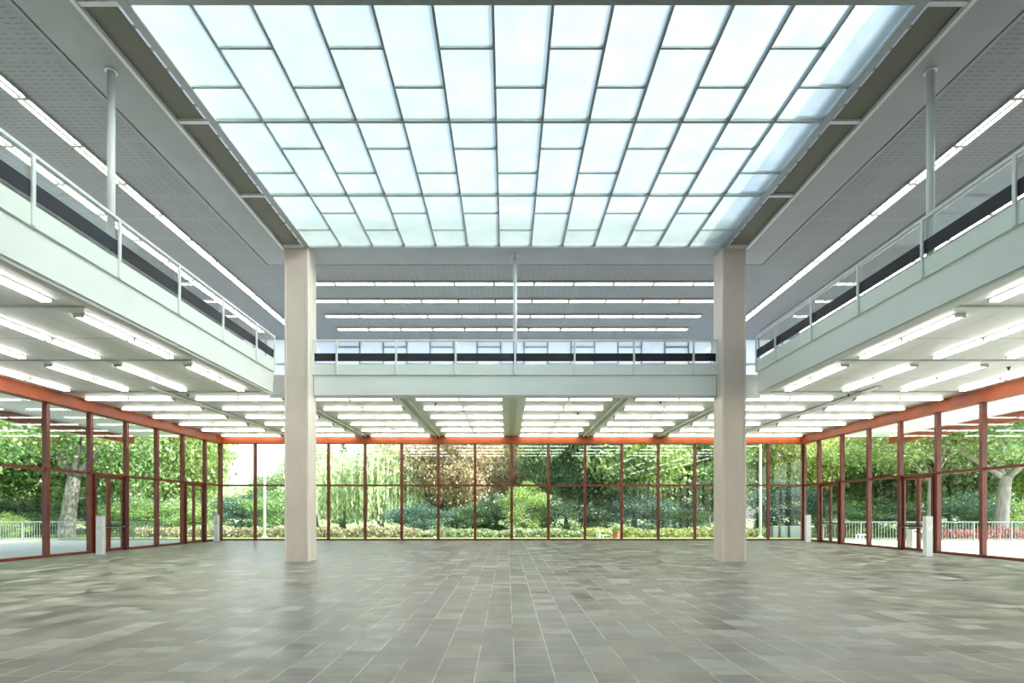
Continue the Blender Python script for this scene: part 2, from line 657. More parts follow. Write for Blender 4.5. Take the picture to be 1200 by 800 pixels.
NC = 13
SW = 6.85
cw = 2 * SW / NC
mod = (SK1 - SK0) / 5
hid = MB()
for md in range(5):
    ya = SK0 + md * mod
    for c in range(NC):
        x0 = -SW + c * cw
        cut = ya + mod * (2 / 3 if c % 2 == 0 else 1 / 3)
        for y0, y1 in ((ya, cut), (cut, ya + mod)):
            mb = hid if md < 2 else MB()
            i = len(mb.mi)
            mb.box(x0 + .015, x0 + cw - .015, y0 + .015, y1 - .015, UC + .045, UC + .065, 1)
            mb.mi[i] = 0          # the lower face is the sanded one
            if md >= 2:
                skp(mb, 'glass_pane', [M['frost'], M['clear']])
tag(skp(hid, 'glass_pane', [M['frost'], M['clear']]), kind='stuff')
for c in range(1, NC):
    x = -SW + c * cw
    skp(MB().box(x - .025, x + .025, SK0, SK1, UC, UC + .12), 'mullion', M['metal_grey'])
for md in range(0, 6):
    y = SK0 + md * mod
    if md in (0, 5):
        continue
    skp(MB().box(-SW, SW, y - (.12 if md == 2 else .035), y + .035, UC - .02, UC + .13), 'cross_bar', M['metal_grey'])
for c in range(NC):
    x0 = -SW + c * cw
    for md in range(5):
        y = SK0 + mod * (md + (2 / 3 if c % 2 == 0 else 1 / 3))
        skp(MB().box(x0, x0 + cw, y - .022, y + .022, UC + .01, UC + .10), 'glazing_bar', M['metal_grey'])
# frame around the glass
fr = MB()
for s in (-1, 1):
    xs = sorted((s * SW, s * (SW + .17)))
    fr.box(xs[0], xs[1], SK0 - .2, SK1 + .06, UC - .03, UC + .14)
fr.box(-SW, SW, SK1, SK1 + .06, UC - .05, UC + .14)
fr.box(-SW, SW, SK0 - .2, SK0, UC - .05, UC + .14)
skp(fr, 'frame', M['metal_grey'])
# unseen curb above the roof, left and far raised to shade edge panes
cb = MB()
for s in (-1, 1):
    xs = sorted((s * 7.17, s * 7.37))
    cb.box(xs[0], xs[1], SK0 - .5, SK1 + .4, UC + .44, UC + (1.15 if s > 0 else 1.75))
cb.box(-7.32, 7.32, SK1 + .12, SK1 + .32, UC + .44, UC + 1.6)
cb.box(-7.32, 7.32, SK0 - .6, SK0 - .4, UC + .44, UC + 1.15)
skp(cb, 'roof_curb', M['roofwhite'])
# slot of sanded glass dashes beside the frame, perforated strip and ledge
for s in (-1, 1):
    dm = MB()
    y = SK0
    while y < SK1 - .3:
        xs = sorted((s * (SW + .16), s * (SW + .26)))
        dm.box(xs[0], xs[1], y + .02, y + .47, UC + .02, UC + .04)
        y += .49
    skp(dm, 'light_slot', M['frost_wall'])
    xs = sorted((s * (SW + .17), s * (SW + .25)))
    bk = MB()
    y = SK0
    while y < SK1 - .1:
        bk.box(xs[0], xs[1], y - .03, y + .03, UC + .0, UC + .06)
        y += .49
    skp(bk, 'slot_bridge', M['metal_grey'])
    xs = sorted((s * (SW + .25), s * 7.72))
    skp(MB().box(xs[0], xs[1], SK0 - .2, SK1 + .06, UC + .03, UC + .058), 'perforated_strip', M['strip'])
    xs = sorted((s * 7.72, s * 7.80))
    skp(MB().box(xs[0], xs[1], SK0 - .8, SK1 + .1, UC - .06, UC + .058), 'ledge', M['rail'])
    for md in range(6):
        y = SK0 + md * mod
        xs = sorted((s * (SW + .17), s * 7.75))
        wd = .05 if md < 5 else .03
        skp(MB().box(xs[0], xs[1], y - wd, y + wd, UC - .03, UC + .05), 'strip_bar', M['rail'])

# ------------------------------------------------------------------ gallery edge: fascia beams, upstands
b = MB()
for s, nm in ((-1, 'left'), (1, 'right')):
    xs = sorted((s * (OX + .05), s * (OX + .40)))
    b = MB().box(xs[0], xs[1], OY0 - .3, 18.60, 5.66, 6.36)
    xs = sorted((s * (OX + .10), s * (OX + .30)))
    b.box(xs[0], xs[1], OY0 - .3, 18.58, 5.60, 5.66)
    o = b.build('trim_%d' % (2 if s < 0 else 3), M['white'])
    struct(o, 'white fascia beam along the %s gallery edge' % nm, 'fascia beam')
b = MB()
for xa, xb in ((-OX - .35, -7.72), (-6.89, 6.89), (7.72, OX + .35)):
    b.box(xa, xb, OY1 + .05, OY1 + .40, 5.66, 6.36)
    b.box(xa, xb, OY1 + .10, OY1 + .3, 5.60, 5.66)
o = b.build('trim_4', M['white'])
struct(o, 'white fascia beam along the far gallery edge between the two pillars', 'fascia beam')
b = MB()
for xa, xb in ((-OX - .35, -7.72), (-6.89, 6.89), (7.72, OX + .35)):
    b.box(xa, xb, OY0 - .40, OY0 - .05, 5.66, 6.36)
o = b.build('trim_5', M['white'])
struct(o, 'white fascia beam along the near gallery edge', 'fascia beam')


def railing(name, label, length, loc, rz, posts, ends=True):
    """local: runs along +x, hall side is -y; z = 0 at the underside of the upstand"""
    t = empty(name, loc, rz)
    tag(t, label, 'railing', 'gallery railings')
    L = length
    MB().box(0, L, 0, .05, 0, .345).build('upstand_panel', M['upstand'], t)
    MB().box(0, L, .0, .06, .345, .365).build('upstand_cap', M['rail'], t)
    MB().box(0, L, .005, .035, .47, .735).build('dark_board', M['dark'], t)['label'] = 'dark horizontal board'
    MB().box(0, L, -.035, .055, 1.135, 1.20).build('top_rail', M['rail'], t, bevel=.012)
    ps = list(posts)
    for x in ps:
        MB().box(x - .035, x + .035, -.04, .0, 0, 1.15).build('post', M['rail'], t, bevel=.006)
    edges = [0] + ps + [L]
    edges = sorted(set(round(e, 3) for e in edges))
    for a, c in zip(edges[:-1], edges[1:]):
        if c - a > .3:
            MB().box(a + .05, c - .05, .015, .027, .74, 1.13).build('glass_panel', M['rail_glass'], t)
    return t


RB = 6.345
railing('gallery_railing', 'pale railing with dark board along the far gallery between the pillars', 2 * 6.95,
        (-6.95, OY1, RB), 0, [.06] + [6.95 + 2.03 * k for k in (-3, -2, -1, 0, 1, 2, 3)] + [13.84])
pl = [11.13 + 2.03 * k for k in range(-3, 4)]
railing('gallery_railing', 'pale railing with dark board along the left gallery edge', 18.6 - 3.4,
        (-OX, 3.4, RB), math.pi / 2, [y - 3.4 for y in pl] + [15.14])
railing('gallery_railing', 'pale railing with dark board along the right gallery edge', 18.6 - 3.4,
        (OX, 18.6, RB), -math.pi / 2, [.06] + [18.6 - y for y in reversed(pl)])

# slim hangers
for x, y, lb in ((-8.22, 11.13, 'slim white steel post rising from the left gallery to the ceiling'),
                 (8.22, 11.13, 'slim white steel post rising from the right gallery to the ceiling'),
                 (0, 19.12, 'slim white steel post rising from the far gallery to the ceiling')):
    t = empty('slim_post', (x, y, LT))
    tag(t, lb, 'post', 'slim gallery posts', 'thing')
    MB().lathe([(.072, 0), (.072, UC - LT - .01)], 16).build('shaft', M['rail'], t, smooth=True)
    MB().lathe([(.12, UC - LT - .025), (.12, UC - LT - .002)], 16).build('top_plate', M['rail'], t)

# ------------------------------------------------------------------ stone pillars
for s, nm in ((-1, 'left'), (1, 'right')):
    t = empty('stone_pillar', (s * 7.305, 18.9, 0))
    tag(t, 'square pinkish stone clad pillar at the %s end of the far gallery' % nm, 'pillar', 'stone pillars', 'thing')
    zt = UC - .06
    MB().box(-.335, .335, -.385, .385, 0, zt).build('shaft', M['stone'], t)
    for ex in (-1, 1):
        for ey in (-1, 1):
            xs = sorted((ex * .335, ex * .395))
            ys = sorted((ey * .335, ey * .40))
            MB().box(xs[0], xs[1], ys[0], ys[1], 0, zt).build('corner_strip', M['stone_edge'], t, bevel=.008)
        xs = sorted((ex * .335, ex * .39))
        MB().box(xs[0], xs[1], -.335, .335, 0, zt).build('side_cladding', M['stone_edge'], t)
    MB().box(-.40, .40, -.41, .41, zt, UC).build('capital', M['stone_edge'], t)

# two more pillars behind the view carry the near gallery
for s, nm in ((-1, 'left'), (1, 'right')):
    t = empty('stone_pillar', (s * 7.305, 3.1, 0))
    tag(t, 'square stone clad pillar at the near %s corner of the opening' % nm, 'pillar', 'stone pillars', 'thing')
    MB().box(-.395, .395, -.4, .4, 0, UC).build('shaft', M['stone'], t, bevel=.01)

# ------------------------------------------------------------------ glass walls
wi = [0]
di = [0]


def xf_far(u0, u1, d0, d1):      # along wall u = x, depth d into the hall
    return u0, u1, HY - d1, HY - d0


def bay(wall, a, c, door=False, label=''):
    """one glazed bay between a and c along the wall; a is the far or left end"""
    if door:
        di[0] += 1
        nm = 'door_%d' % di[0]
    else:
        wi[0] += 1
        nm = 'window_%d' % wi[0]
    if wall == 'far':
        org = ((a + c) / 2, HY, 0)
    else:
        org = ((-HX if wall == 'left' else HX), (a + c) / 2, 0)
    t = empty(nm, org)
    struct(t, label, 'glass door' if door else 'window')

    def bx(mb, u0, u1, d0, d1, z0, z1):
        # d = depth towards the hall
        if wall == 'far':
            mb.box(u0 - org[0], u1 - org[0], -d1, -d0, z0, z1)
        elif wall == 'left':
            mb.box(d0, d1, u0 - org[1], u1 - org[1], z0, z1)
        else:
            mb.box(-d1, -d0, u0 - org[1], u1 - org[1], z0, z1)
        return mb

    pw_ = .075
    dp = .17 if wall != 'far' else .14
    bx(MB(), c - pw_, c + pw_, 0, dp, 0, BEAM0).build('mullion', M['frame'], t)
    bx(MB(), a + pw_, c - pw_, .02, dp - .04, TR - .055, TR + .055).build('transom', M['frame'], t)
    bx(MB(), a + pw_, c - pw_, .06, .075, TR + .055, BEAM0).build('upper_pane', M['glass'], t)
    if not door:
        bx(MB(), a + pw_, c - pw_, .02, dp - .04, 0, .10).build('sill', M['frame'], t)
        bx(MB(), a + pw_, c - pw_, .06, .075, .10, TR - .055).build('lower_pane', M['glass'], t)
    else:
        bx(bx(MB(), a + pw_, a + pw_ + .10, 0, dp + .06, 0, TR), c - pw_ - .10, c - pw_, 0, dp + .06, 0, TR).build('door_frame', M['frame_shaded'], t)
        mid = (a + c) / 2
        for (u0, u1) in ((a + pw_ + .10, mid - .006), (mid + .006, c - pw_ - .10)):
            lf = bx(MB(), u0, u0 + .085, .03, .10, .01, TR - .06)
            bx(lf, u1 - .085, u1, .03, .10, .01, TR - .06)
            bx(lf, u0 + .085, u1 - .085, .03, .10, .01, .13)
            bx(lf, u0 + .085, u1 - .085, .03, .10, TR - .16, TR - .06)
            d = lf.build('door_leaf', M['frame'], t)
            bx(MB(), u0 + .085, u1 - .085, .06, .072, .13, TR - .16).build('door_glass', M['glass'], d)
            pb = bx(MB(), u0 + .03, u1 - .03, .15, .19, 1.03, 1.10)
            bx(pb, u0 + .03, u0 + .08, .10, .16, 1.03, 1.10)
            bx(pb, u1 - .08, u1 - .03, .10, .16, 1.03, 1.10)
            pb.build('push_bar', M['black'], d)['label'] = 'black push bar'
            bx(MB(), u0 + .02, u1 - .02, .19, .20, 1.015, 1.035).build('push_bar_edge', M['chrome'], d)
    return t


BW = 2 * HX / 16
for k in range(16):
    bay('far', -HX + k * BW, -HX + (k + 1) * BW, False, '%s red framed window bay from the left in the far glass wall' % ORD[k])
ys = [HY, 30.78] + [28.66 - 2.12 * k for k in range(18)]
ys = [y for y in ys if y > BY + .3] + [BY]
for wall in ('left', 'right'):
    for k in range(len(ys) - 1):
        dr = k in (1, 4) if wall == 'left' else k in (1, 4)
        lb = '%s red framed %s bay from the far corner in the %s glass wall' % (ORD[k] if k < 17 else 'last', 'double door' if dr else 'window', wall)
        bay(wall, ys[k + 1], ys[k], dr, lb)
# nb: bay() draws its mullion at the larger coordinate, so the corner posts come with the end bays
o = MB().box(-HX - .0, -HX + .17, HY - .17, HY, 0, BEAM0).build('trim_6', M['frame'])
struct(o, 'red steel corner post at the far left corner', 'corner post')
# head beams
o = MB().box(-HX, HX, HY - .26, HY + .05, BEAM0 + .05, LC)
o.box(-HX, HX, HY - .30, HY + .08, BEAM0, BEAM0 + .05)
o = o.build('trim_7', M['orange'])
struct(o, 'orange steel head beam above the far windows', 'beam')
for s, nm in ((-1, 'left'), (1, 'right')):
    xs = sorted((s * (HX - .26), s * (HX + .05)))
    b = MB().box(xs[0], xs[1], BY, HY - .26, BEAM0 + .05, LC)
    xs = sorted((s * (HX - .32), s * (HX + .08)))
    b.box(xs[0], xs[1], BY, HY - .30, BEAM0, BEAM0 + .06)
    o = b.build('trim_%d' % (8 if s < 0 else 9), M['orange'])
    struct(o, 'orange steel head beam above the %s windows' % nm, 'beam')
    xs = sorted((s * CANX, s * (CANX + .15)))
    b = MB().box(xs[0], xs[1], BY, HY + .3, BEAM0 + .05, LC + .45)
    o = b.build('trim_%d' % (10 if s < 0 else 11), M['orange'])
    struct(o, 'orange edge beam of the canopy outside the %s windows' % nm, 'beam')

# ceiling tracks under the far gallery
ti = [12]
for k in range(-3, 4):
    x = k * 4.28
    wd = .14 if abs(k) <= 2 else .07
    b = MB().box(x - wd, x - wd + .05, 19.5, HY - .3, LC - .10, LC)
    b.box(x + wd - .05, x + wd, 19.5, HY - .3, LC - .10, LC)
    b.box(x - wd, x + wd, 19.5, HY - .3, LC - .02, LC)
    o = b.build('trim_%d' % ti[0], M['rail'])
    where = 'the middle' if k == 0 else '%s of the middle, %s out' % ('left' if k < 0 else 'right', ORD[abs(k) - 1])
    struct(o, 'pale ceiling track running to the far windows, ' + where, 'ceiling track')
    ti[0] += 1
for y in (11.95, 16.2, 20.42):
    for s in (-1, 1):
        xs = sorted((s * 8.6, s * (HX - .35)))
        o = MB().box(xs[0], xs[1], y - .03, y + .03, LC - .035, LC).build('trim_%d' % ti[0], M['metal_grey'])
        struct(o, 'thin cross track on the %s lower ceiling, %s' % ('left' if s < 0 else 'right', {11.95: 'nearest', 16.2: 'middle', 20.42: 'farthest'}[y]), 'ceiling track')
        ti[0] += 1


# ------------------------------------------------------------------ fluorescent lamps
def lamp_proto(name, L, segs, lip):
    """local x = length, hangs below z = 0"""
    t = empty(name)
    hb = MB().box(-L / 2, L / 2, -.125, .125, -.022, 0)
    if lip:
        hb.box(-L / 2, L / 2, -.145, -.125, -.078, 0).box(-L / 2, L / 2, .125, .145, -.078, 0)
        hb.box(-L / 2, L / 2, -.028, .028, -.07, -.02)
    hb.build('housing', M['housing'], t)
    sl = L / segs
    for k in range(segs):
        x0 = -L / 2 + k * sl + .02
        x1 = -L / 2 + (k + 1) * sl - .02
        for y in (-.088, .088):
            MB().tube([(x0 + .03, y, -.052), (x1 - .03, y, -.052)], .022, 8).build('tube', M['tube'], t, smooth=True)
        for x in (x0, x1):
            MB().box(x - .018, x + .018, -.12, .12, -.085, -.022).build('lamp_socket', M['socket'], t)
    return t


used = {}


def put(kind, args, loc, rz, label, group):
    if kind not in used:
        used[kind] = o = lamp_proto(*args)
    else:
        o = copy_tree(used[kind])
    o.location = loc
    o.rotation_euler = (0, 0, rz)
    for c in list(o.children):
        pass
    tag(o, label, 'ceiling lamp', group)
    return o


LONG = ('batten_lamp', 3.42, 2, False)
UNIT = ('strip_lamp', 1.535, 1, True)
# lower far zone: six rows
cols = [-15.0, -10.72, -6.42, -2.14, 2.14, 6.42, 10.72, 15.0]
rows = [21.68 + 2.06 * k for k in range(6)]
rown = ['nearest the pillars', 'second from the pillars', 'third from the pillars', 'fourth from the pillars',
        'second from the far windows', 'nearest the far windows']
for r, y in enumerate(rows):
    for c, x in enumerate(cols):
        put('long', LONG, (x, y, LC), 0, 'lower ceiling lamp, %s from left, in the row %s' % (ORD[c], rown[r]),
            'lamps under the far gallery')
# lower side zones
for s, nm in ((-1, 'left'), (1, 'right')):
    for r, x in enumerate((9.88, 11.97, 14.08, 16.18)):
        for k, yc in enumerate((18.37, 14.12, 9.87, 5.62, 1.37)):
            wr = ('beside the fascia', 'second from the fascia', 'second from the windows', 'beside the windows')[r]
            put('long', LONG, (s * x, yc, LC), math.pi / 2,
                'lamp under the %s gallery, row %s, %s from the far end' % (nm, wr, ORD[k]), 'lamps under the %s gallery' % nm)
# upper far zone: four rows
for r, y in enumerate((21.5, 23.27, 25.05, 26.85)):
    for k in range(11):
        x = (k - 5) * 1.545
        put('unit', UNIT, (x, y, UC + .06), 0, '%s upper strip lamp from left, in the far row %s' % (ORD[k], ('nearest the skylight', 'second from the skylight', 'third from the skylight', 'farthest from the skylight')[r]),
            'strip lamps above the far gallery')
for s, nm in ((-1, 'left'), (1, 'right')):
    for r, x in enumerate((10.66, 12.32, 14.05, 15.8)):
        for k in range(14):
            y = 13.4 + 1.545 * (8.5 - k)
            put('unit', UNIT, (s * x, y, UC + .06), math.pi / 2,
                '%s strip lamp from the far end above the %s gallery, %s' % (ORD[k], nm, ('row nearest skylight', 'second row', 'third row', 'row by the wall')[r]),
                'strip lamps above the %s gallery' % nm)

# little black ceiling detectors
dets = [(-3.2, 22.7, 'left of the middle track near the pillars'), (2.9, 24.9, 'right of the middle track'), (-12.3, 20.9, 'in the left ceiling corner zone'),
        (12.6, 20.9, 'in the right ceiling corner zone'), (9.2, 21.2, 'just right of the right pillar'), (-9.3, 21.2, 'just left of the left pillar'),
        (15.1, 17.0, 'under the right gallery near the windows'), (5.9, 22.3, 'left of the right pillar'), (-3.5, 28.0, 'left of the middle track near the windows')]
pr = None
for x, y, lb in dets:
    if pr is None:
        pr = empty('ceiling_detector')
        MB().lathe([(.05, -.02), (.06, 0)], 12).build('base', M['black'], pr)
        MB().lathe([(.018, -.10), (.03, -.06), (.035, -.02)], 10).build('sensor_head', M['black'], pr)
        t = pr
    else:
        t = copy_tree(pr)
    t.location = (x, y, LC)
    tag(t, 'small black ceiling detector ' + lb, 'detector', 'black ceiling detectors')

# ------------------------------------------------------------------ door pillars
for x, y, lb in ((-15.99, 21.45, 'pale grey door post standing before the nearer left double door'),
                 (-16.72, 31.4, 'pale grey door post standing in the far left corner'),
                 (15.35, 20.6, 'pale grey door post standing before the nearer right double door'),
                 (16.32, 30.6, 'pale grey door post standing in the far right corner')):
    t = empty('door_post', (x, y, 0))
    tag(t, lb, 'post', 'door posts', 'thing')
    MB().box(-.125, .125, -.09, .09, .012, 1.47).build('column_body', M['rail'], t, bevel=.01)
    MB().box(-.14, .14, -.10, .10, 0, .012).build('base_plate', M['metal_grey'], t)
    MB().box(-.13, .13, -.095, .095, 1.47, 1.50).build('cap', M['rail'], t, bevel=.008)
    MB().box(-.05, .05, -.098, -.09, 1.0, 1.1).build('button_plate', M['chrome'], t)

# ------------------------------------------------------------------ outside ground
o = MB().box(-120, 120, -30, 150, -.36, -.22).build('ground', M['lawn'])
struct(o, 'grassy park ground outside', 'ground')
b = MB()
b.box(-34, -HX - .1, -20, 33.2, -.22, -.03)
o = b.build('terrace_left', M['terrace'])
struct(o, 'shaded paved terrace outside the left windows', 'terrace')
o = MB().box(HX + .1, 44, -20, 33.2, -.22, -.03).build('terrace_right', M['terrace'])
struct(o, 'sunlit paved terrace outside the right windows', 'terrace')
o = MB().box(-34, 44, HY + .08, 37.0, -.22, -.035)
o = o.build('lawn', M['lawn'])
struct(o, 'grass strip beyond the far windows', 'lawn')


# ------------------------------------------------------------------ trees
def quads(name, P, U, V, parent=None):
    """one leaf quad per row: centre P, half axes U and V"""
    n = len(P)
    co = np.empty((n, 4, 3))
    co[:, 0] = P - U - V
    co[:, 1] = P + U - V * .6
    co[:, 2] = P + U * .8 + V
    co[:, 3] = P - U * .6 + V * .8
    me = bpy.data.meshes.new(name)
    me.vertices.add(n * 4)
    me.vertices.foreach_set('co', co.reshape(-1).astype(np.float32))
    me.loops.add(n * 4)
    me.loops.foreach_set('vertex_index', np.arange(n * 4, dtype=np.int32))
    me.polygons.add(n)
    me.polygons.foreach_set('loop_start', np.arange(0, n * 4, 4, dtype=np.int32))
    me.polygons.foreach_set('loop_total', np.full(n, 4, dtype=np.int32))
    me.materials.append(M['leaf'])
    me.update(calc_edges=True)
    o = bpy.data.objects.new(name, me)
    C.objects.link(o)
    if parent:
        o.parent = parent
    return o


def rand_axes(rng, n, s0, s1):
    a = rng.normal(size=(n, 3))
    a /= np.linalg.norm(a, axis=1)[:, None]
    h = rng.normal(size=(n, 3))
    h -= (h * a).sum(1)[:, None] * a
    h /= np.linalg.norm(h, axis=1)[:, None]
    s = rng.uniform(s0, s1, n)[:, None]
    return a * s, h * s * rng.uniform(.5, .9, (n, 1))


def limb(mb, rng, p, d, ln, r, depth):
    pts, rs = [p], [r]
    q = Vector(p)
    dd = Vector(d).normalized()
    for k in range(4):
        dd = (dd + Vector(rng.normal(size=3)) * .13 + Vector((0, 0, .05))).normalized()
        q = q + dd * ln / 4
        pts.append(tuple(q))
        rs.append(r * (1 - .16 * (k + 1)))
    mb.tube(pts, rs, 7)
    if depth > 0:
        for j in range(3):
            a = rng.uniform(0, 2 * math.pi)
            nd_ = (dd * .7 + Vector((math.cos(a), math.sin(a), .35)) * .75).normalized()
            limb(mb, rng, pts[-1 - (j % 2)], nd_, ln * .68, rs[-1] * .72, depth - 1)


def tree_mesh(kind, seed):
    """an unplaced tree, 10 m tall, as (empty, foliage, trunk)"""
    rng = np.random.default_rng(seed)
    t = empty('tree')
    H = 10.0
    if kind == 'willow':
        ns = 420
        ang = rng.uniform(0, 2 * math.pi, ns)
        rad = 4.0 * np.sqrt(rng.uniform(.05, 1, ns))
        top = H * (1 - .35 * (rad / 4.0) ** 2) * rng.uniform(.82, 1.0, ns)
        bot = rng.uniform(.5, 4.5, ns)
        P, U, V = [], [], []
        for a, r_, z1, z0 in zip(ang, rad, top, bot):
            m_ = int((z1 - z0) / .34)
            zs = z1 - np.arange(m_) * .34 + rng.uniform(-.1, .1, m_)
            x = r_ * math.cos(a) + rng.normal(0, .05, m_).cumsum() * .5
            y = r_ * math.sin(a) + rng.normal(0, .05, m_).cumsum() * .5
            P.append(np.stack([x, y, zs], 1))
            th = rng.uniform(0, 2 * math.pi, m_)
            U.append(np.stack([np.cos(th), np.sin(th), np.zeros(m_)], 1) * rng.uniform(.04, .10, (m_, 1)))
            V.append(np.stack([rng.normal(0, .05, m_), rng.normal(0, .05, m_), np.full(m_, .24)], 1))
        P, U, V = np.concatenate(P), np.concatenate(U), np.concatenate(V)
        trunk_h, tr = 6.0, .35
    elif kind == 'conifer':
        n = 5200
        z = H * (1 - np.sqrt(rng.uniform(0, 1, n)) * .93)
        lay = .25 * np.sin(z * 7)
        rr = (H - z) / H * 2.1 * (1 + lay) * rng.uniform(.35, 1, n) ** .5
        a = rng.uniform(0, 2 * math.pi, n)
        P = np.stack([rr * np.cos(a), rr * np.sin(a), z - rr * .22], 1)
        U, V = rand_axes(rng, n, .10, .22)
        trunk_h, tr = 8.5, .2
    else:
        nc = {'broad': 64, 'loose': 46, 'shrub': 38}[kind]
        lo = {'broad': 2.2, 'loose': 2.4, 'shrub': .2}[kind]
        n_per = {'broad': 420, 'loose': 330, 'shrub': 330}[kind]
        P = []
        for k in range(nc):
            u = rng.normal(size=3)
            u /= np.linalg.norm(u)
            rad = rng.uniform(.45, 1.0) ** .6
            c = np.array([u[0] * 4.0 * rad, u[1] * 4.0 * rad, (lo + H) / 2 + u[2] * (H - lo) / 2 * rad * .95])
            if c[2] < lo + 1.5 and kind != 'shrub':
                c[:2] *= 1.05
            sp = rng.uniform(.55, 1.05)
            q = rng.normal(size=(n_per, 3)) * np.array([sp, sp, sp * .62])
            P.append(c + q)
        P = np.concatenate(P)
        P = P[(P[:, 2] > .05)]
        n = len(P)
        U, V = rand_axes(rng, n, .06, .16)
        trunk_h, tr = (4.6, .28) if kind != 'shrub' else (1.5, .12)
    fo = quads('foliage', P, U, V, t)
    tb = MB()
    if kind == 'shrub':
        for j in range(5):
            a = j * 1.257
            limb(tb, rng, (math.cos(a) * .2, math.sin(a) * .2, 0), (math.cos(a) * .5, math.sin(a) * .5, 1), 3.2, .10, 1)
    elif kind == 'conifer':
        tb.tube([(0, 0, 0), (0, 0, 4), (.05, 0, 9.6)], [.22, .14, .03], 8)
    else:
        limb(tb, rng, (0, 0, 0), (.05, .03, 1), trunk_h * .75, tr, 2)
    tk = tb.build('trunk', M['bark'], t, smooth=True)
    return t


protos = {}


def plant(kind, var, px, Y, H, wd, tint, label, cat='tree', name='tree', group=None, spin=None, base=-.22):
    key = (kind, var)
    if key not in protos:
        protos[key] = t = tree_mesh(kind, 100 + hash_(kind) * 10 + var)
    else:
        t = copy_tree(protos[key])
    t.name = name
    X = CX + (px - 594) * Y / F
    t.location = (X, Y, base)
    t.rotation_euler = (0, 0, R.uniform(0, 6.28) if spin is None else spin)
    sx = wd / 8.0
    t.scale = (sx, sx, H / 10.0)
    for c in t.children:
        if c.name.startswith('foliage'):
            c.color = (*tint, 1)
    tag(t, label, cat, group)
    return t


def hash_(s):
    return sum(ord(ch) for ch in s) % 37


G = {'mid': (.24, .38, .14), 'dark': (.13, .23, .10), 'deep': (.08, .15, .065), 'bright': (.34, .47, .15), 'yellow': (.50, .57, .19),
     'pale': (.60, .70, .42), 'tan': (.54, .48, .28), 'rust': (.52, .43, .26), 'blue': (.09, .18, .13), 'gold': (.58, .52, .20)}
GT = 'trees outside the glass walls'
T = [
    # kind, variant, px, Y, height, width, tint, label
    ('broad', 0, -30, 44, 14, 11, 'mid', 'tall green tree beyond the left fence at the left edge'),
    ('broad', 1, 22, 50, 13, 11, 'dark', 'dense dark green tree behind the left fence'),
    ('broad', 2, 110, 52, 14, 11, 'mid', 'mid green tree behind the nearer left double door'),
    ('broad', 0, 148, 47, 13, 8, 'mid', 'leafy green tree seen between the left double doors, nearer one'),
    ('broad', 1, 186, 50, 14, 8, 'bright', 'bright green tree seen between the left double doors, farther one'),
    ('loose', 0, 222, 52, 12, 7, 'bright', 'bright loose tree seen through the farther left double door'),
    ('broad', 2, 236, 58, 11, 4.5, 'pale', 'pale green tree seen beside the far left corner post'),
    ('broad', 1, 280, 84, 5.6, 12, 'pale', 'low pale distant trees crown under open sky, left of the left flagpole'),
    ('broad', 0, 332, 72, 7.0, 8, 'mid', 'distant green tree right behind the left flagpole'),
    ('shrub', 0, 285, 50, 3.6, 6, 'blue', 'dark bluish bush left of the left flagpole'),
    ('shrub', 0, 322, 48, 3.9, 5, 'mid', 'green bush right of the left flagpole'),
    ('broad', 0, 372, 66, 9.5, 8, 'pale', 'pale green tree beside the left pillar'),
    ('conifer', 0, 402, 68, 13, 5, 'blue', 'dark narrow conifer top behind the willows'),
    ('willow', 0, 402, 54, 7.6, 8.5, 'pale', 'pale weeping willow just right of the left pillar'),
    ('willow', 1, 447, 52, 9.2, 8, 'pale', 'tall pale weeping willow beside the tan autumn trees'),
    ('loose', 0, 497, 54, 10.5, 7.5, 'tan', 'tan autumn tree beside the willow'),
    ('loose', 1, 540, 52, 11.5, 7.5, 'rust', 'rusty brown autumn tree left of the middle'),
    ('loose', 0, 582, 57, 12, 8, 'tan', 'tall tan autumn tree in the middle of the far view'),
    ('broad', 2, 625, 62, 11, 8, 'gold', 'golden autumn tree right of the middle'),
    ('shrub', 0, 616, 43, 4.4, 3.4, 'bright', 'small bright green tree right of the middle'),
    ('broad', 1, 664, 52, 12, 7.5, 'mid', 'full green tree right of the golden autumn tree'),
    ('broad', 0, 703, 49, 11, 7, 'dark', 'dark green tree behind the terracotta planter'),
    ('loose', 1, 742, 46, 13, 8, 'bright', 'spreading green tree with sunlit upper boughs'),
    ('broad', 2, 792, 53, 12, 7.5, 'yellow', 'yellow green tree left of the right pillar'),
    ('broad', 0, 832, 48, 11, 6.5, 'mid', 'green tree right beside the right pillar'),
    ('broad', 1, 885, 56, 12, 8, 'yellow', 'yellow green tree behind the right flagpole'),
    ('broad', 2, 928, 50, 11.5, 7, 'yellow', 'sunlit yellow green tree left of the far right corner'),
    ('shrub', 0, 922, 44, 4.6, 5, 'blue', 'dark bluish bush left of the far right corner'),
    ('broad', 0, 958, 52, 9.5, 5, 'mid', 'green tree right behind the far right corner post'),
    ('broad', 1, 992, 64, 8.0, 8, 'mid', 'lower green tree under open sky behind the farther right double door'),
    ('broad', 2, 1026, 52, 9.5, 7, 'mid', 'green tree between the right double doors'),
    ('broad', 0, 1068, 48, 11.5, 8, 'mid', 'green tree behind the nearer right double door'),
    ('broad', 1, 1118, 46, 13, 8, 'dark', 'dark green tree right of the nearer right double door'),
    ('broad', 2, 1160, 50, 13, 8, 'mid', 'green tree behind the big right trunk'),
    ('broad', 0, 1215, 44, 13, 9, 'bright', 'bright green tree at the right edge'),
]
for kind, var, px, Y, H, wd, tint, lb in T:
    plant(kind, var, px, Y, H, wd, G[tint], lb, 'tree' if kind != 'shrub' else 'bush', 'tree' if kind != 'shrub' else 'bush',
          GT if kind != 'shrub' else 'bushes outside the glass walls')
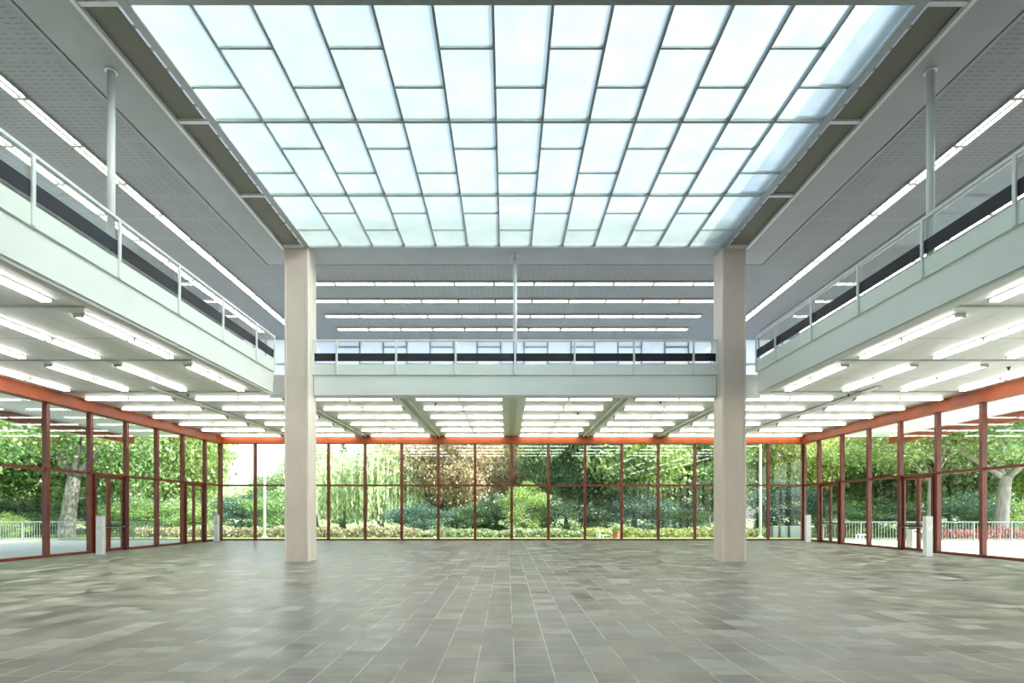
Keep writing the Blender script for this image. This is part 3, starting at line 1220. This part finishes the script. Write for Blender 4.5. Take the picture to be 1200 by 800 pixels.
# low bushes along the base of the trees
BUSH = [(2, 60, 4.4, 9, 'dark', 'dark green thicket far behind the left fence at the left edge'),
        (62, 59, 4.2, 9, 'deep', 'deep green thicket behind the old trunk on the left'),
        (128, 58, 4.0, 8, 'dark', 'dark green thicket behind the nearer left double door'),
        (532, 60, 4.2, 8, 'dark', 'dark green thicket behind the rusty brown autumn tree'),
        (802, 61, 4.8, 8, 'deep', 'deep green thicket behind the yellow green tree by the right pillar'),
        (1168, 56, 4.2, 9, 'dark', 'dark green thicket behind the big right trunk'),
        (20, 40, 1.9, 5, 'dark', 'dark low bush behind the left fence'), (12, 35.2, 1.9, 1.6, 'bright', 'small bright bush before the left fence'),
        (165, 43, 3.2, 5, 'mid', 'green bush left of the farther left double door'), (205, 45, 3.0, 5, 'bright', 'bright bush behind the farther left double door'),
        (492, 44, 2.7, 4.5, 'blue', 'dark bluish bush under the tan autumn tree'), (556, 46, 2.8, 3.5, 'dark', 'dark green bush left of the middle mullion'),
        (585, 46, 3.4, 3.5, 'deep', 'dark bush just left of the middle mullion'), (655, 44, 3.2, 4, 'deep', 'dark bush under the full green tree'),
        (752, 44, 3.6, 4.5, 'blue', 'dark bluish bush left of the yellow green tree'), (700, 45, 3.0, 4, 'deep', 'dark bush behind the terracotta planter'),
        (800, 47, 2.6, 4, 'dark', 'dark green bush beside the right pillar'), (985, 42, 2.6, 5, 'mid', 'green bush behind the farther right double door'),
        (1040, 42, 3.0, 5, 'dark', 'dark bush behind the right fence, left end'), (1125, 41, 3.4, 5, 'blue', 'dark bluish bush behind the right fence'),
        (1195, 39, 2.6, 3.6, 'bright', 'bright bush behind the right fence at the right edge')]
for px, Y, H, wd, tint, lb in BUSH:
    plant('shrub', 0, px, Y, H, wd, G[tint], lb, 'bush', 'bush', 'bushes outside the glass walls')


# big bare-trunked trees beside the terraces
def big_trunk(px, Y, r, lean, label, seed, tint, bark):
    X = CX + (px - 594) * Y / F
    t = empty('old_tree', (X, Y, -.22))
    tag(t, label, 'tree', GT)
    rng = np.random.default_rng(seed)
    b = MB()
    pts = [(0, 0, 0), (0, 0, .5), (lean * .4, 0, 2.2), (lean, 0, 4.2)]
    b.tube(pts, [r * 1.5, r * 1.1, r * .9, r * .8], 14)
    tip = pts[-1]
    for d in ((.8, .1, .75), (-.7, .2, .8), (.25, -.5, .9), (.1, .6, .9)):
        limb(b, rng, (tip[0], tip[1], tip[2] - .25), d, 4.2, r * .48, 2)
    b.build('trunk', bark, t, smooth=True)
    P = []
    for k in range(60):
        a = rng.uniform(0, 6.28)
        rr = rng.uniform(1.5, 5.5)
        c = np.array([math.cos(a) * rr + lean, math.sin(a) * rr, rng.uniform(5.2, 12)])
        P.append(c + rng.normal(size=(330, 3)) * np.array([.8, .8, .5]))
    P = np.concatenate(P)
    U, V = rand_axes(rng, len(P), .05, .13)
    f = quads('foliage', P, U, V, t)
    f.color = (*G[tint], 1)
    return t


big_trunk(78, 36.5, .47, .5, 'old tree with thick pale trunk beyond the left windows', 5, 'mid', M['bark'])
big_trunk(1172, 36.0, .42, .35, 'old tree with thick grey trunk behind the right fence', 9, 'mid', M['bark_pale'])
big_trunk(1089, 38.0, .2, .1, 'slender tan trunked tree behind the nearer right double door', 12, 'bright', M['bark_pale'])


# low planting bed
def bed(x0, x1, y0, y1, h, n, tint, label, seed, name='planting_bed'):
    rng = np.random.default_rng(seed)
    P = np.stack([rng.uniform(x0, x1, n), rng.uniform(y0, y1, n), rng.uniform(0, 1, n) ** .7 * h - .2], 1)
    P[:, 2] *= 1 + .35 * np.sin(P[:, 0] * 1.7) * np.sin(P[:, 0] * .61 + 2)
    U, V = rand_axes(rng, n, .05, .13)
    o = quads(name, P, U, V)
    o.color = (*tint, 1)
    tag(o, label, 'plants', None, 'stuff')


bed(-26, -6.5, 38.2, 41, .75, 11000, (.42, .40, .24), 'pale flowering low planting beyond the far windows, left stretch', 31)
bed(-6.5, 5, 38.2, 41, .6, 7000, (.36, .42, .24), 'pale green low planting beyond the far windows, middle stretch', 32)
bed(5, 20, 38.2, 41, .65, 8000, (.42, .46, .18), 'yellow green low planting beyond the far windows, right stretch', 33)
bed(26.5, 40, 33.8, 36, .75, 5000, (.50, .16, .16), 'red flowering low planting behind the right fence', 34)


# ------------------------------------------------------------------ fences
def fence(x0, x1, y, label, step):
    t = empty('railing_fence', (x0, y, -.03))
    tag(t, label, 'fence', 'terrace fences')
    L = x1 - x0
    MB().box(0, L, -.03, .03, 1.08, 1.14).build('top_rail', M['fence'], t)
    MB().box(0, L, -.015, .015, .10, .14).build('bottom_rail', M['fence'], t)
    n = int(L / step)
    pk = None
    for k in range(n + 1):
        x = k * step
        if pk is None:
            pk = o = MB().box(-.010, .010, -.010, .010, .10, 1.10).build('picket', M['fence'], t)
        else:
            o = pk.copy()
            C.objects.link(o)
            o.parent = t
        o.location = (x, 0, 0)
    k = 0
    while k * 2.2 <= L:
        MB().box(k * 2.2 - .03, k * 2.2 + .03, -.035, .035, 0, 1.12).build('fence_post', M['fence'], t)
        k += 1
    return t


fence(-33.5, -20.5, 33.0, 'pale picket railing along the left terrace edge', .155)
fence(18.2, 34.2, 32.4, 'pale picket railing along the sunlit right terrace edge', .17)

# ------------------------------------------------------------------ flagpoles, boxes
for px, Y, lb in ((310, 37.6, 'tall white flagpole outside, left of the left pillar'), (891, 37.6, 'tall white flagpole outside, right of the right pillar')):
    X = CX + (px - 594) * Y / F
    t = empty('flagpole', (X, Y, -.22))
    tag(t, lb, 'flagpole', 'white flagpoles')
    MB().lathe([(.10, 0), (.09, 3), (.055, 9.5)], 14).build('pole', M['pole'], t, smooth=True)
    MB().lathe([(.20, 0), (.20, .22), (.13, .27)], 14).build('base', M['pole'], t)
    MB().lathe([(.02, 9.5), (.07, 9.54), (.09, 9.60), (.07, 9.66), (.02, 9.70)], 12).build('finial', M['pole'], t, smooth=True)

# white bin outside the right door
t = empty('litter_bin', (18.35, 25.4, -.03))
tag(t, 'white square litter bin outside the nearer right double door', 'bin')
MB().box(-.2, .2, -.2, .2, .03, .74).build('body', M['boxwhite'], t, bevel=.015)
MB().box(-.21, .21, -.21, .21, .74, .88).build('lid', M['boxwhite'], t, bevel=.02)
MB().box(-.14, .14, -.215, -.205, .77, .84).build('opening', M['black'], t)
# white stool
t = empty('garden_stool', (19.55, 31.0, -.03))
tag(t, 'small white stool before the right fence', 'stool')
MB().box(-.24, .24, -.2, .2, .40, .45).build('seat', M['boxwhite'], t, bevel=.01)
for sx in (-1, 1):
    for sy in (-1, 1):
        MB().box(sx * .2 - .025, sx * .2 + .025, sy * .16 - .025, sy * .16 + .025, 0, .40).build('leg', M['boxwhite'], t)

# planters and bench on the path beyond the far windows
def planter(name, px, Y, w_, h, m, label, tint):
    X = CX + (px - 594) * Y / F
    t = empty(name, (X, Y, -.035))
    tag(t, label, 'planter')
    b = MB()
    b.lathe([(w_ * .36, 0), (w_ * .5, h * .85), (w_ * .55, h * .87), (w_ * .55, h), (w_ * .46, h), (w_ * .44, h * .9)], 16)
    b.build('pot', m, t, smooth=False)
    rng = np.random.default_rng(int(px))
    P = rng.normal(size=(160, 3)) * np.array([w_ * .25, w_ * .25, .10]) + np.array([0, 0, h + .08])
    U, V = rand_axes(rng, 160, .03, .07)
    f = quads('plant', P, U, V, t)
    f.color = (*tint, 1)


planter('flower_pot', 722, 36.2, .55, .48, M['terracotta'], 'terracotta flower pot outside the far windows', G['mid'])
planter('flower_pot', 701, 36.0, .34, .28, M['boxwhite'], 'white flower pot outside, left of the terracotta one', G['pale'])
X = CX + (711 - 594) * 36.3 / F
t = empty('low_bench', (X, 36.3, -.035))
tag(t, 'low white bench between the two flower pots outside', 'bench')
MB().box(-.32, .32, -.16, .16, .16, .21).build('seat', M['boxwhite'], t, bevel=.008)
for sx in (-1, 1):
    MB().box(sx * .26 - .03, sx * .26 + .03, -.14, .14, 0, .16).build('leg', M['boxwhite'], t)
# pale blocks beyond the far right corner
for px, wd, lb in ((907, .35, 'pale concrete block beyond the far right windows, narrowest of three'), (917, .5, 'pale concrete block beyond the far right windows, in the middle'),
                   (932, .95, 'pale concrete block beyond the far right windows, widest of three')):
    Y = 37.9 - .4
    X = CX + (px - 594) * Y / F
    t = MB().box(-wd / 2, wd / 2, -.22, .22, 0, .95).build('concrete_block', M['fence'], bevel=.03)
    t.location = (X, Y, -.22)
    tag(t, lb, 'block', 'pale concrete blocks')
